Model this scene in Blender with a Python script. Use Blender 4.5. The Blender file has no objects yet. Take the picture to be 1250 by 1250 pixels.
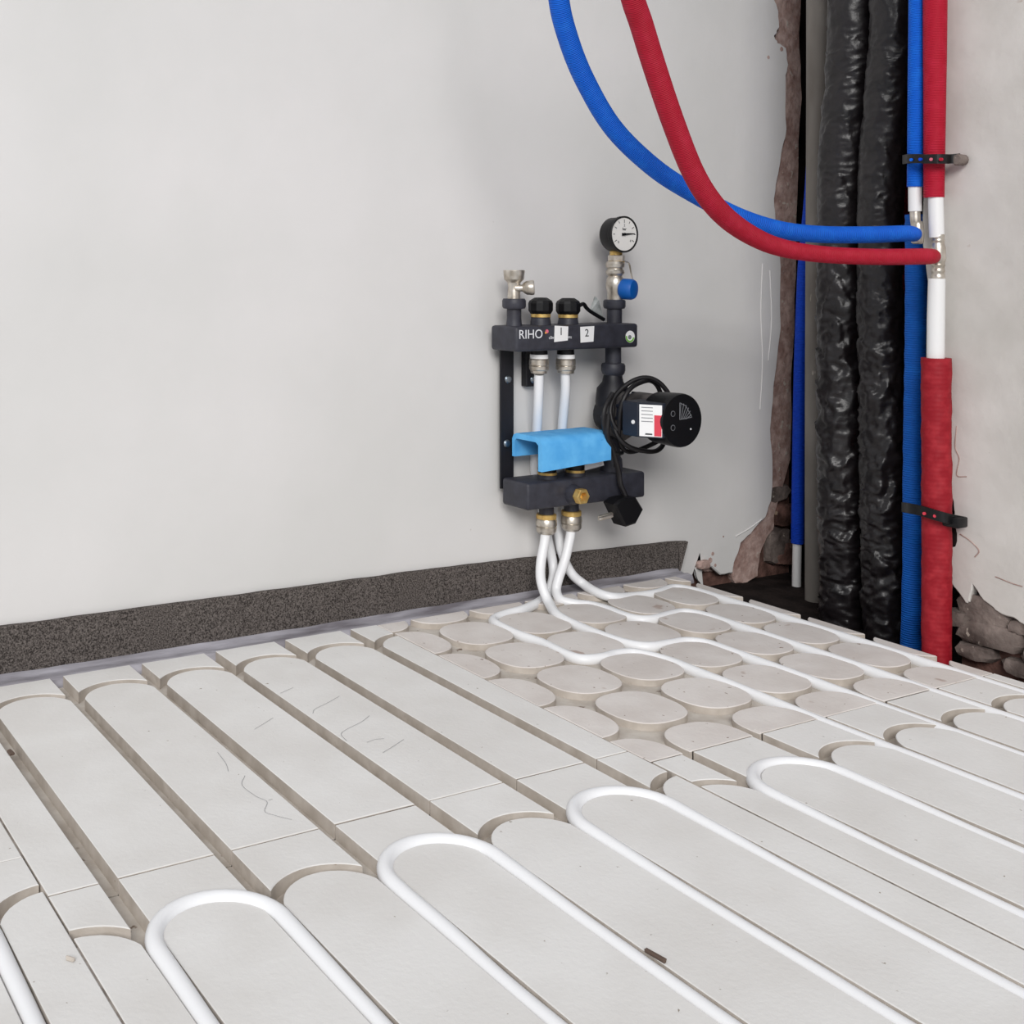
import bpy, bmesh, math, random
from mathutils import Vector, Matrix, noise
random.seed(4)
sc = bpy.context.scene
C = sc.collection
S = 0.12                     # one channel spacing of the floor panels, in metres

# ------------------------------------------------------------------ camera
YAW = math.radians(27.25); F = 1435.0; PX, PY = 334.6, 328.4
CAM = Vector((-2.1105, -13.6525, 4.8641))          # in spacings
cd = bpy.data.cameras.new('camera'); cam = bpy.data.objects.new('camera', cd); C.objects.link(cam)
cam.location = CAM * S
cam.rotation_euler = (math.pi/2, 0, -YAW)
cd.sensor_width = 36; cd.lens = 36 * F / 1250
cd.shift_x = (625 - PX) / 1250; cd.shift_y = (PY - 625) / 1250
cd.clip_start = .02; cd.clip_end = 60
sc.camera = cam

# ------------------------------------------------------------------ light
w = bpy.data.worlds.new('world'); sc.world = w; w.use_nodes = True
bg = w.node_tree.nodes['Background']; bg.inputs[0].default_value = (.91, .94, 1, 1); bg.inputs[1].default_value = .50
def area(name, loc, target, sx, sy, e, col):
    l = bpy.data.lights.new(name, 'AREA'); l.shape = 'RECTANGLE'; l.size = sx; l.size_y = sy; l.energy = e; l.color = col
    o = bpy.data.objects.new(name, l); C.objects.link(o); o.location = loc
    o.rotation_euler = (Vector(target) - Vector(loc)).to_track_quat('-Z', 'Y').to_euler(); return o
area('window_light', (-5.2, -8.6, 5.6), (1.3, -.1, .4), 6.0, 4.0, 1040, (1, .98, .955))
sc.view_settings.view_transform = 'Standard'; sc.view_settings.look = 'None'
sc.view_settings.exposure = 0; sc.view_settings.gamma = 1; sc.view_settings.use_curve_mapping = False

# ------------------------------------------------------------------ pixel -> point on a known plane
DV = Vector((math.sin(YAW), math.cos(YAW), 0)); RT = Vector((math.cos(YAW), -math.sin(YAW), 0)); UP = Vector((0, 0, 1))
def ray(x, y): return DV + RT * ((x-PX)/F) - UP * ((y-PY)/F)
def onY(x, y, v=0.): r = ray(x, y); return CAM + r * ((v-CAM.y)/r.y)
def onX(x, y, v=0.): r = ray(x, y); return CAM + r * ((v-CAM.x)/r.x)
def onZ(x, y, v=0.): r = ray(x, y); return CAM + r * ((v-CAM.z)/r.z)
def onD(x, y, dd): return CAM + ray(x, y) * dd
def depth(p): return (Vector(p)-CAM).dot(DV)
def ppu(p): return F / depth(p)                   # pixels per spacing at p

# ------------------------------------------------------------------ materials
def srgb(r, g, b):
    f = lambda c: ((c/255+.055)/1.055)**2.4 if c > 10 else c/255/12.92
    return (f(r), f(g), f(b), 1)
def mat(name, col, rough=.6, metal=0., col2=None, scale=30., bump=0., bscale=None, spots=None, spec=.5, detail=6, ramp=(.35, .65), stretch=None, coat=0):
    m = bpy.data.materials.new(name); m.use_nodes = True; nt = m.node_tree; N = nt.nodes; L = nt.links
    b = N['Principled BSDF']; b.inputs['Roughness'].default_value = rough; b.inputs['Metallic'].default_value = metal
    b.inputs['Specular IOR Level'].default_value = spec; b.inputs['Coat Weight'].default_value = coat
    tc = N.new('ShaderNodeTexCoord'); vec = tc.outputs['Object']
    if stretch:
        mp = N.new('ShaderNodeMapping'); mp.inputs['Scale'].default_value = stretch; L.new(vec, mp.inputs[0]); vec = mp.outputs[0]
    out = None
    b.inputs['Base Color'].default_value = col
    if col2:
        n = N.new('ShaderNodeTexNoise'); n.inputs['Scale'].default_value = scale; n.inputs['Detail'].default_value = detail; L.new(vec, n.inputs['Vector'])
        r = N.new('ShaderNodeValToRGB'); r.color_ramp.elements[0].position = ramp[0]; r.color_ramp.elements[1].position = ramp[1]
        r.color_ramp.elements[0].color = col; r.color_ramp.elements[1].color = col2
        L.new(n.outputs[0], r.inputs[0]); out = r.outputs[0]
    for (sc_, thr, c3) in (spots or []):
        n = N.new('ShaderNodeTexNoise'); n.inputs['Scale'].default_value = sc_; n.inputs['Detail'].default_value = 3; L.new(vec, n.inputs['Vector'])
        r = N.new('ShaderNodeValToRGB'); r.color_ramp.elements[0].position = thr; r.color_ramp.elements[1].position = min(1, thr+.04)
        mx = N.new('ShaderNodeMix'); mx.data_type = 'RGBA'
        L.new(n.outputs[0], r.inputs[0]); L.new(r.outputs[0], mx.inputs[0])
        if out: L.new(out, mx.inputs[6])
        else: mx.inputs[6].default_value = col
        mx.inputs[7].default_value = c3; out = mx.outputs[2]
    if out: L.new(out, b.inputs['Base Color'])
    if bump:
        n = N.new('ShaderNodeTexNoise'); n.inputs['Scale'].default_value = bscale or scale; n.inputs['Detail'].default_value = 5; L.new(vec, n.inputs['Vector'])
        bp = N.new('ShaderNodeBump'); bp.inputs['Strength'].default_value = 1; bp.inputs['Distance'].default_value = bump
        L.new(n.outputs[0], bp.inputs['Height']); L.new(bp.outputs[0], b.inputs['Normal'])
    return m
M = {}
M['board'] = mat('fibre_cement', srgb(226, 225, 223), .85, col2=srgb(217, 215, 212), scale=9, bump=.0004, bscale=160, spec=.25,
                 spots=[(120, .735, srgb(150, 140, 128)), (17, .76, srgb(206, 198, 188))])
M['board_warm'] = mat('dusty_fibre_cement', srgb(222, 217, 213), .88, col2=srgb(208, 201, 196), scale=12, bump=.0005, bscale=140, spec=.2,
                 spots=[(90, .70, srgb(140, 120, 108)), (18, .68, srgb(184, 168, 160))])
M['cut'] = mat('cut_board_side', srgb(196, 188, 179), .9, col2=srgb(178, 169, 159), scale=40, bump=.0006, bscale=120, spec=.2, spots=[(60, .72, srgb(140, 118, 100))])
M['groove'] = mat('groove_floor', srgb(200, 194, 186), .9, col2=srgb(178, 169, 159), scale=30, bump=.0008, bscale=90, spec=.2, spots=[(45, .68, srgb(120, 104, 92))])
M['wall'] = mat('white_plaster', srgb(221, 219, 218), .8, col2=srgb(212, 211, 209), scale=2.2, bump=.0012, bscale=14, spec=.25, spots=[(38, .77, srgb(186, 180, 172))])
M['wall_r'] = mat('grey_white_plaster', srgb(206, 202, 198), .85, col2=srgb(190, 186, 181), scale=7, bump=.003, bscale=16, spec=.2, spots=[(30, .715, srgb(176, 164, 154))])
M['mauve'] = mat('mauve_render_coat', srgb(190, 166, 158), .95, col2=srgb(150, 122, 114), scale=45, bump=.004, bscale=60, spots=[(60, .66, srgb(190, 178, 168))], spec=.15)
M['brick'] = mat('old_brown_brick', srgb(122, 92, 84), .95, col2=srgb(74, 54, 48), scale=35, bump=.006, bscale=50, spots=[(50, .66, srgb(140, 120, 104))], spec=.15)
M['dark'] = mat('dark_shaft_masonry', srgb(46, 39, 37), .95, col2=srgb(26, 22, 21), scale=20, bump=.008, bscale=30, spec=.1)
M['stone'] = mat('grey_brown_stone', srgb(132, 120, 114), .92, col2=srgb(84, 74, 70), scale=26, bump=.006, bscale=45, spots=[(70, .66, srgb(160, 150, 140))], spec=.2)
M['foam'] = mat('grey_foam', srgb(48, 44, 42), .95, col2=srgb(116, 109, 105), scale=480, bump=.0003, bscale=420, spec=.1, detail=4, ramp=(.36, .66))
M['film'] = mat('grey_film', srgb(186, 184, 192), .45, col2=srgb(122, 118, 124), scale=26, bump=.004, bscale=45, spec=.5, stretch=(.25, 1, 1))
M['pipe'] = mat('white_plastic_pipe', srgb(236, 237, 239), .38, spec=.5)
M['pipe_mc'] = mat('white_composite_pipe', srgb(228, 228, 228), .4, spec=.5)
M['iron'] = mat('dark_blue_grey_plastic', srgb(56, 57, 66), .5, col2=srgb(46, 46, 54), scale=60, bump=.0002, bscale=300, spec=.45)
M['black'] = mat('black_plastic', srgb(16, 16, 18), .42, spec=.35)
M['blackmat'] = mat('black_painted_steel', srgb(26, 26, 32), .5, spec=.4)
M['navy'] = mat('navy_motor_housing', srgb(28, 33, 46), .45, spec=.5)
M['greyiron'] = mat('dusty_grey_casting', srgb(118, 113, 110), .7, col2=srgb(78, 75, 76), scale=50)
M['brass'] = mat('brass', srgb(232, 200, 128), .36, metal=.6, col2=srgb(206, 166, 92), scale=80)
M['nickel'] = mat('nickel_plated_brass', srgb(222, 216, 206), .34, metal=.85, col2=srgb(180, 170, 156), scale=60)
M['white'] = mat('white_sticker', srgb(240, 240, 240), .5)
M['ink'] = mat('dark_ink', srgb(50, 52, 56), .6)
M['lightink'] = mat('pale_print', srgb(226, 228, 232), .5)
M['greyprint'] = mat('grey_print', srgb(120, 122, 126), .5)
M['redprint'] = mat('red_print', srgb(216, 62, 80), .5)
M['pink'] = mat('pink_print', srgb(222, 110, 130), .5)
M['green'] = mat('green_print', srgb(120, 185, 70), .5)
M['orange'] = mat('orange_print', srgb(236, 170, 80), .5)
M['dial'] = mat('gauge_dial_face', srgb(232, 230, 226), .45)
M['bluecap'] = mat('blue_cap_plastic', srgb(0, 92, 178), .5)
M['clip'] = mat('light_blue_foam', srgb(104, 186, 242), .75, col2=srgb(84, 168, 230), scale=35, bump=.0006, bscale=90, spec=.3, spots=[(60, .73, srgb(40, 120, 190))])
M['tag'] = mat('clear_bag_plastic', srgb(176, 180, 178), .25, col2=srgb(130, 134, 132), scale=60)
M['steel'] = mat('zinc_screw', srgb(150, 160, 168), .35, metal=1.)
M['conduit'] = mat('dusty_grey_conduit', srgb(132, 127, 121), .75, col2=srgb(98, 92, 86), scale=12, spots=[(40, .70, srgb(190, 184, 170))], stretch=(1, 1, .3))
M['wrap'] = mat('black_crinkled_wrap', srgb(32, 28, 30), .36, col2=srgb(20, 17, 19), scale=30, bump=.002, bscale=40, spec=.5)
M['dusty'] = mat('dusty_black_plastic', srgb(28, 27, 28), .55, col2=srgb(104, 98, 96), scale=24, ramp=(.35, .7))
M['rubber'] = mat('black_cable', srgb(24, 22, 24), .5)
M['dirt'] = mat('joint_dirt', srgb(112, 104, 97), .95, col2=srgb(150, 142, 134), scale=60)
M['straw'] = mat('brown_debris', srgb(92, 76, 66), .9)

def hosemat(name, c1, c2, rib=900., amt=.0006, ax='Z', rough=.6):
    m = bpy.data.materials.new(name); m.use_nodes = True; nt = m.node_tree; N = nt.nodes; L = nt.links
    b = N['Principled BSDF']; b.inputs['Roughness'].default_value = rough; b.inputs['Specular IOR Level'].default_value = .3
    uv = N.new('ShaderNodeUVMap'); sp = N.new('ShaderNodeSeparateXYZ'); L.new(uv.outputs[0], sp.inputs[0])
    mu = N.new('ShaderNodeMath'); mu.operation = 'MULTIPLY'; mu.inputs[1].default_value = rib; L.new(sp.outputs[1], mu.inputs[0])
    sn = N.new('ShaderNodeMath'); sn.operation = 'SINE'; L.new(mu.outputs[0], sn.inputs[0])
    tc = N.new('ShaderNodeTexCoord'); n = N.new('ShaderNodeTexNoise'); n.inputs['Scale'].default_value = 60; L.new(tc.outputs['Object'], n.inputs['Vector'])
    r = N.new('ShaderNodeValToRGB'); r.color_ramp.elements[0].position = .45; r.color_ramp.elements[1].position = .8
    r.color_ramp.elements[0].color = c1; r.color_ramp.elements[1].color = c2
    L.new(n.outputs[0], r.inputs[0]); L.new(r.outputs[0], b.inputs['Base Color'])
    bp = N.new('ShaderNodeBump'); bp.inputs['Strength'].default_value = 1; bp.inputs['Distance'].default_value = amt
    L.new(sn.outputs[0], bp.inputs['Height']); L.new(bp.outputs[0], b.inputs['Normal'])
    return m
M['bluehose'] = hosemat('blue_sleeve', srgb(0, 98, 218), srgb(16, 114, 230), 2600)
M['bluedeep'] = hosemat('deep_blue_sleeve', srgb(0, 66, 200), srgb(10, 74, 206), 2600)
M['bluecorr'] = hosemat('blue_corrugated_sleeve', srgb(0, 92, 190), srgb(6, 104, 204), 1700, .0005)
M['redhose'] = hosemat('red_sleeve', srgb(170, 8, 40), srgb(182, 24, 54), 2600, .0003)
M['redwrap'] = hosemat('red_wrinkled_sleeve', srgb(142, 14, 30), srgb(168, 40, 50), 900, .00008)
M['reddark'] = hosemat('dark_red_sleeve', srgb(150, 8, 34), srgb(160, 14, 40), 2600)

# ------------------------------------------------------------------ mesh helpers (all coordinates in spacings, turned to metres here)
def finish(name, bm, m, parent=None, origin=None, smooth=False, angle=35):
    """links bm as ONE mesh object; parent = Empty or part whose world origin is stored in ['_o']"""
    for v in bm.verts: v.co = v.co * S
    if parent is not None: o_ = Vector(ORI[parent.name])
    elif origin is not None: o_ = Vector(origin) * S
    else:
        cs = [v.co for v in bm.verts]; o_ = Vector((sum(c.x for c in cs)/len(cs), sum(c.y for c in cs)/len(cs), min(c.z for c in cs)))
    for v in bm.verts: v.co -= o_
    me = bpy.data.meshes.new(name)
    bm.to_mesh(me); bm.free()
    ms = m if isinstance(m, (list, tuple)) else [m]
    for k in ms: me.materials.append(M[k])
    if smooth:
        me.shade_smooth()
        me.set_sharp_from_angle(angle=math.radians(angle))
    o = bpy.data.objects.new(name, me); C.objects.link(o)
    if parent is not None: o.parent = parent
    else: o.location = o_
    ORI[o.name] = tuple(o_)
    return o
ORI = {}
def tag(o, label=None, cat=None, group=None, kind=None):
    if label: o['label'] = label
    if cat: o['category'] = cat
    if group: o['group'] = group
    if kind: o['kind'] = kind
    return o
def thing(name, loc, label, cat, group=None):
    o = bpy.data.objects.new(name, None); C.objects.link(o); o.empty_display_size = .03
    o.location = Vector(loc) * S; ORI[o.name] = tuple(Vector(loc) * S)
    return tag(o, label, cat, group)

def prism(bm, poly, z0, z1, bev=.012, axis='Z', jit=0., side=1, top=0):
    """polygon (list of 2-tuples, ccw) extruded from z0 to z1 with a small bevel at z1; axis Z: (x,y); axis Y: poly is (x,z), extruded along Y, z1 = face side"""
    n = len(poly); P2 = [Vector(p) for p in poly]
    if sum(P2[i].x*P2[(i+1) % n].y - P2[(i+1) % n].x*P2[i].y for i in range(n)) < 0: P2.reverse()
    ins = []
    for i in range(n):
        a, b, c = P2[i-1], P2[i], P2[(i+1) % n]
        d1 = (b-a).normalized(); d2 = (c-b).normalized()
        nn = Vector((-d1.y-d2.y, d1.x+d2.x)); l = nn.length
        nn = nn/l if l > 1e-6 else Vector((-d1.y, d1.x))
        k = max(.35, nn.dot(Vector((-d1.y, d1.x))))
        ins.append(b + nn*(bev/k) + Vector((random.uniform(-jit, jit), random.uniform(-jit, jit))))
    sg = 1 if z1 > z0 else -1
    def V(p, z):
        if axis == 'Z': return bm.verts.new((p.x, p.y, z))
        if axis == 'Y': return bm.verts.new((p.x, z, p.y))
        return bm.verts.new((z, p.x, p.y))
    A = [V(p, z0) for p in P2]; B = [V(p, z1-sg*bev) for p in P2]; T = [V(p, z1) for p in ins]
    for i in range(n):
        j = (i+1) % n
        f = bm.faces.new((A[i], A[j], B[j], B[i])); f.material_index = side
        f = bm.faces.new((B[i], B[j], T[j], T[i])); f.material_index = top
    f = bm.faces.new(T); f.material_index = top
    f = bm.faces.new(A[::-1]); f.material_index = side
    return bm
def fixn(bm): bmesh.ops.recalc_face_normals(bm, faces=bm.faces); return bm
def box(bm, x0, x1, y0, y1, z0, z1, bev=.0, seg=2):
    r = bmesh.ops.create_cube(bm, size=1, matrix=Matrix.Translation(((x0+x1)/2, (y0+y1)/2, (z0+z1)/2)) @ Matrix.Diagonal((abs(x1-x0), abs(y1-y0), abs(z1-z0), 1)))
    if bev:
        es = set(e for v in r['verts'] for e in v.link_edges)
        bmesh.ops.bevel(bm, geom=list(es), offset=bev, segments=seg, profile=.5, affect='EDGES')
    return bm
def lathe(bm, base, axis, prof, seg=24, facets=None):
    """prof = [(distance along axis, radius)]"""
    ax = Vector(axis).normalized(); t = Vector((0, 0, 1)) if abs(ax.z) < .9 else Vector((1, 0, 0))
    u = ax.cross(t).normalized(); v = ax.cross(u); base = Vector(base); rings = []
    for (h, r) in prof:
        ring = []
        for i in range(seg):
            a = 2*math.pi*i/seg
            rr = r
            ring.append(bm.verts.new(base + ax*h + (u*math.cos(a) + v*math.sin(a))*max(rr, .0005)))
        rings.append(ring)
    for a, b in zip(rings, rings[1:]):
        for i in range(seg): bm.faces.new((a[i], a[(i+1) % seg], b[(i+1) % seg], b[i]))
    bm.faces.new(rings[0][::-1]); bm.faces.new(rings[-1])
    return fixn(bm)
def catmull(pts, n=8):
    P = [Vector(p) for p in pts]; P = [P[0]*2-P[1]] + P + [P[-1]*2-P[-2]]; out = []
    for i in range(1, len(P)-2):
        a, b, c, d = P[i-1:i+3]
        for k in range(n):
            t = k/n
            out.append(.5*((2*b) + (c-a)*t + (2*a-5*b+4*c-d)*t*t + (3*b-a-3*c+d)*t**3))
    out.append(P[-2]); return out
def tube(bm, path, r, seg=12, rough=None, caps=True):
    """r: number or function(t, angle, point); writes a UV with v = length in metres"""
    P = [Vector(p) for p in path]; uvl = bm.loops.layers.uv.verify()
    n = len(P); T = [(P[min(i+1, n-1)]-P[max(i-1, 0)]).normalized() for i in range(n)]
    t0 = T[0]; ref = Vector((0, 0, 1)) if abs(t0.z) < .9 else Vector((1, 0, 0))
    u = t0.cross(ref).normalized(); rings = []; ln = [0]
    for i in range(1, n): ln.append(ln[-1] + (P[i]-P[i-1]).length)
    for i in range(n):
        u = (u - T[i]*u.dot(T[i])).normalized(); v = T[i].cross(u); ring = []
        for k in range(seg):
            a = 2*math.pi*k/seg
            rr = r(i/(n-1), a, P[i]) if callable(r) else r
            ring.append(bm.verts.new(P[i] + (u*math.cos(a)+v*math.sin(a))*rr))
        rings.append(ring)
    for i in range(n-1):
        for k in range(seg):
            f = bm.faces.new((rings[i][k], rings[i][(k+1) % seg], rings[i+1][(k+1) % seg], rings[i+1][k]))
            for lp, (q, j) in zip(f.loops, ((k, i), (k+1, i), (k+1, i+1), (k, i+1))): lp[uvl].uv = (q/seg, ln[j]*S)
    if caps: bm.faces.new(rings[0][::-1]); bm.faces.new(rings[-1])
    return fixn(bm)
def newbm(): return bmesh.new()
def text(name, s, size, m, parent, origin, rot, ext=.0015, align='CENTER', stretch=1.):
    cu = bpy.data.curves.new(name, 'FONT'); cu.body = s; cu.size = size*S; cu.extrude = ext*S; cu.align_x = align; cu.align_y = 'CENTER'; cu.resolution_u = 3
    to = bpy.data.objects.new('tmp', cu); me = bpy.data.meshes.new_from_object(to); bpy.data.objects.remove(to); bpy.data.curves.remove(cu)
    me.name = name; me.materials.clear(); me.materials.append(M[m])
    me.transform(Matrix.Translation(Vector(origin)*S - Vector(ORI[parent.name])) @ rot @ Matrix.Diagonal((stretch, 1, 1, 1)))
    o = bpy.data.objects.new(name, me); C.objects.link(o); o.parent = parent; ORI[o.name] = ORI[parent.name]
    return o
FACE = Matrix.Rotation(math.pi/2, 4, 'X')          # text facing -Y

# ================================================================== FLOOR
floor = finish('floor', box(newbm(), -6, 12.3, -10.6, .5, -.62, -.36), 'groove', origin=(0, 0, -.36)); tag(floor, kind='structure')
tag(floor, label='pale grooved dry underfloor heating boards laid on the ground')
GZ = -.135; GZP = -.085
def clip(poly, x0, x1, y0, y1):
    def cut(P, ins, inter):
        out = []
        for i in range(len(P)):
            a, b = P[i-1], P[i]
            if ins(b):
                if not ins(a): out.append(inter(a, b))
                out.append(b)
            elif ins(a): out.append(inter(a, b))
        return out
    def ix(c): return lambda a, b: (c, a[1]+(b[1]-a[1])*(c-a[0])/(b[0]-a[0]))
    def iy(c): return lambda a, b: (a[0]+(b[0]-a[0])*(c-a[1])/(b[1]-a[1]), c)
    P = poly
    for ins, it in ((lambda p: p[0] >= x0, ix(x0)), (lambda p: p[0] <= x1, ix(x1)), (lambda p: p[1] >= y0, iy(y0)), (lambda p: p[1] <= y1, iy(y1))):
        P = cut(P, ins, it)
        if not P: return []
    out = []
    for p in P:
        if not out or (Vector(p)-Vector(out[-1])).length > 1e-3: out.append(p)
    if len(out) > 1 and (Vector(out[0])-Vector(out[-1])).length < 1e-3: out.pop()
    return out
GAP = .009
def board(x0, x1, v0, v1, top='board', gz=GZ):
    """one heating board: a base plate as wide as the board; its raised pieces are children"""
    b = newbm(); box(b, x0+GAP, x1-GAP, -v1+GAP, -v0-GAP, -.36, gz)
    o = finish('heating_board', b, 'groove', parent=floor)
    o['_b'] = (x0, x1, v0, v1); o['_m'] = top
    return o
def raised(bd, name, poly, dz=0., bev=.007):
    x0, x1, v0, v1 = bd['_b']
    P = clip(poly, x0+GAP, x1-GAP, -v1+GAP, -v0-GAP)
    if len(P) < 3: return
    xs = [p[0] for p in P]; ys = [p[1] for p in P]
    if max(xs)-min(xs) < .05 or max(ys)-min(ys) < .05: return
    b = newbm(); z = dz + random.uniform(-.004, .004)
    prism(b, P, GZ-.01, z, bev, jit=.0015, side=1, top=0); fixn(b)
    return finish(name, b, [bd['_m'], 'cut'], parent=bd, smooth=True, angle=25)
def arc(cx, cy, r, a0, a1, n=12): return [(cx+r*math.cos(a0+(a1-a0)*i/n), cy+r*math.sin(a0+(a1-a0)*i/n)) for i in range(n+1)]
RO, RI, HW = .56, .445, .42
def end_block(bd, c, vstart, varc, hw=HW):
    """block from vstart to the arc whose centre is at v=varc (arc bulges towards the wall)"""
    a = math.acos(hw/RO)
    raised(bd, 'end_block', [(c-hw, -vstart), (c-hw, -varc+RO*math.sin(a))] + arc(c, -varc, RO, math.pi-a, a, 14)[1:-1] + [(c+hw, -varc+RO*math.sin(a)), (c+hw, -vstart)][::1])
def pill(bd, c, varc, vend, hw=HW, far=False):
    a = math.acos(hw/RI)
    raised(bd, 'long_strip', [(c-hw, -vend)] + [(c+hw, -vend)] + arc(c, -varc, RI, a, math.pi-a, 16))
def pad(bd, cx, cv, rx=.455, ry=.462):
    P = []
    for i in range(36):
        t = 2*math.pi*i/36; e = 2/2.5
        P.append((cx + rx*math.copysign(abs(math.cos(t))**e, math.cos(t)), -cv + ry*math.copysign(abs(math.sin(t))**e, math.sin(t))))
    raised(bd, 'round_pad', P, bev=.009)
# --- the strip board by the wall
J1, J2, JL = 4.74, 5.04, 4.05
A = board(.5, 6.5, 0, J1)
for k in range(0, 7):
    end_block(A, k+.5, -.2, .985); pill(A, k+.5, .985, 5.2)
# --- the strip board in front of it
B = board(.5, 6.5, J1, 10.4)
for k in range(0, 7):
    end_block(B, k+.5, 4.2, 5.83); pill(B, k+.5, 5.83, 11)
# --- far left boards
E_ = board(-5.5, .5, 0, JL)
for k in range(-6, 1): end_block(E_, k+.5, -.2, .985); pill(E_, k+.5, .985, 5)
F_ = board(-5.5, .5, JL, 10.4)
for k in range(-6, 1): end_block(F_, k+.5, 3.8, 5.1); pill(F_, k+.5, 5.1, 11)
# --- the pad board under the manifold
GU = [6, 7, 8, 9, 10, 10.92, 11.79, 12.72]; RIM = 12.07
D = board(6.5, RIM, 0, J2, 'board_warm', GZP)
for i in range(7):
    c = (GU[i]+GU[i+1])/2; hw = (GU[i+1]-GU[i])/2
    for n in range(-1, 5): pad(D, c, .9+n if n < 4 else 4.93, rx=hw-.045)
    raised(D, 'cut_strip', [(c-hw+.08, -4.93), (c+hw-.08, -4.93), (c+hw-.08, -5.3), (c-hw+.08, -5.3)])
# --- strip board in front of the pads
G = board(6.518, RIM, J2, 10.4)
for i in range(7):
    c = (GU[i]+GU[i+1])/2; hw = (GU[i+1]-GU[i])/2-.08
    end_block(G, c, 4.7, 6.1, hw); pill(G, c, 6.1, 11, hw)
def filler(bd, segs):
    b = newbm()
    for x0, x1, v0, v1 in segs: box(b, x0, x1, -v1, -v0, GZ-.02, -.010)
    finish('joint_dirt', b, 'dirt', parent=bd)
g_ = .012
filler(A, [(k+(.09 if k else .5), k+(.91 if k < 6 else .49), J1-g_, J1+g_) for k in range(0, 7)])
filler(A, [(.5-g_, .5+g_, .5, JL), (6.5-g_, 6.5+g_, .6, 5.3)])
filler(E_, [(k+.09, k+(.91 if k < 0 else .49), JL-g_, JL+g_) for k in range(-6, 1)])
filler(B, [(.5-g_, .5+g_, 5.5, 10.3)])
filler(G, [(max(6.52, GU[i]+.09), min(RIM, GU[i+1]-.09), J2-g_, J2+g_) for i in range(7)] + [(6.5-g_, 6.52+g_, 5.9, 10.3)])
for b_ in (A, B, E_, F_, D, G):
    del b_['_b']; del b_['_m']

# ================================================================== WALLS
YW = .46
def px_poly(pts, Yv): return [(onY(x, y, Yv).x, onY(x, y, Yv).z) for x, y in pts]
def rough_edge(pts, amp=.03, n=5):
    out = []
    for i in range(len(pts)-1):
        a, b = Vector(pts[i]), Vector(pts[i+1])
        for k in range(n):
            t = k/n; p = a.lerp(b, t)
            if k: p += Vector((random.uniform(-amp, amp), random.uniform(-amp, amp)*.5))
            out.append((p.x, p.y))
    out.append(tuple(pts[-1])); return out
edge_px = [(946, 0), (951, 14), (952, 34), (946, 44), (950, 52), (960, 58), (963, 79), (960, 92), (960, 119), (961, 158), (955, 185), (948, 225), (946, 251),
           (947, 275), (954, 326), (954, 400), (945, 472), (941, 524), (944, 564), (942, 612), (935, 632), (917, 652), (905, 663), (899, 681), (895, 700),
           (880, 702), (870, 693), (856, 689), (849, 694), (853, 707), (858, 716)]
edge = px_poly(edge_px, YW)
edge = [(edge[0][0]+.1, 20.), (edge[0][0]-.05, 14.), (edge[0][0]+.08, 10.)] + rough_edge(edge, .02, 3)
b = newbm()
prism(b, [(-7, 20.), (-7, -.3)] + [(12.9, -.3), (13.1, .1)] + edge[::-1], YW+.07, YW, .02, axis='Y', side=0); fixn(b)
wl = finish('wall_left', b, 'wall', origin=(0, YW, 0)); tag(wl, 'smooth white plastered wall behind the manifold', kind='structure')
# render coat behind the plaster, reaching a little further into the shaft
rp = [(978, 0), (976, 60), (979, 120), (975, 200), (972, 300), (970, 400), (966, 480), (965, 560), (945, 629), (944, 647), (935, 659), (928, 676), (925, 704), (909, 714), (898, 712), (893, 700), (880, 660)]
rc = px_poly(rp, YW+.1); rc = [(rc[0][0], 20.), (rc[0][0]+.05, 12.)] + rough_edge(rc, .03, 3)
b = newbm(); prism(b, [(13.2, 20.), (13.2, rc[-1][1])] + rc[::-1], YW+.2, YW+.08, .03, axis='Y', side=0); fixn(b)
finish('render_coat', b, 'mauve', parent=wl)
b = newbm(); box(b, -7, 15.5, YW+.2, 2.2, -.8, 20)
finish('brick_core', b, 'brick', parent=wl)
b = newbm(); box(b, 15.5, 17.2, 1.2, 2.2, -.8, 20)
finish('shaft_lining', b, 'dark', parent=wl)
# rubble in the hole at the foot of the left wall
def stone(parent, x0, x1, y0, y1, z0, z1, m='stone', seed=0, name='stone', skew=0):
    rnd = random.Random(seed); b = newbm()
    bmesh.ops.create_cube(b, size=1); bmesh.ops.subdivide_edges(b, edges=b.edges, cuts=2, use_grid_fill=True)
    for v in b.verts:
        c = v.co.copy(); q = Vector((abs(c.x), abs(c.y), abs(c.z)))
        k = 1 - .10*sum(1 for t in q if t > .45)
        d = Vector((rnd.uniform(-1, 1), rnd.uniform(-1, 1), rnd.uniform(-1, 1)))*.06
        c = c*k*1.08 + d
        v.co = Vector(((x0+x1)/2 + c.x*(x1-x0), (y0+y1)/2 + c.y*(y1-y0), (z0+z1)/2 + c.z*(z1-z0) + skew*c.y))
    return finish(name, b, m, parent=parent, smooth=True, angle=30)
for i, (xa, xb, za, zb, mm) in enumerate([(13.0, 13.9, -.25, .06, 'mauve'), (13.7, 14.5, -.3, .05, 'brick'), (14.85, 15.4, -.3, .35, 'stone'), (15.0, 15.5, .35, .75, 'brick'), (14.8, 15.4, .8, 1.1, 'stone'), (15.0, 15.7, -.35, .1, 'brick')]):
    stone(wl, xa, xb, YW+(.14 if xa < 14.6 else .05), YW+.34, za, zb, mm, 10+i)
stone(wl, 13.0, 13.25, YW-.12, YW+.02, -.1, .04, 'mauve', 31, name='plaster_chunk')

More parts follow.
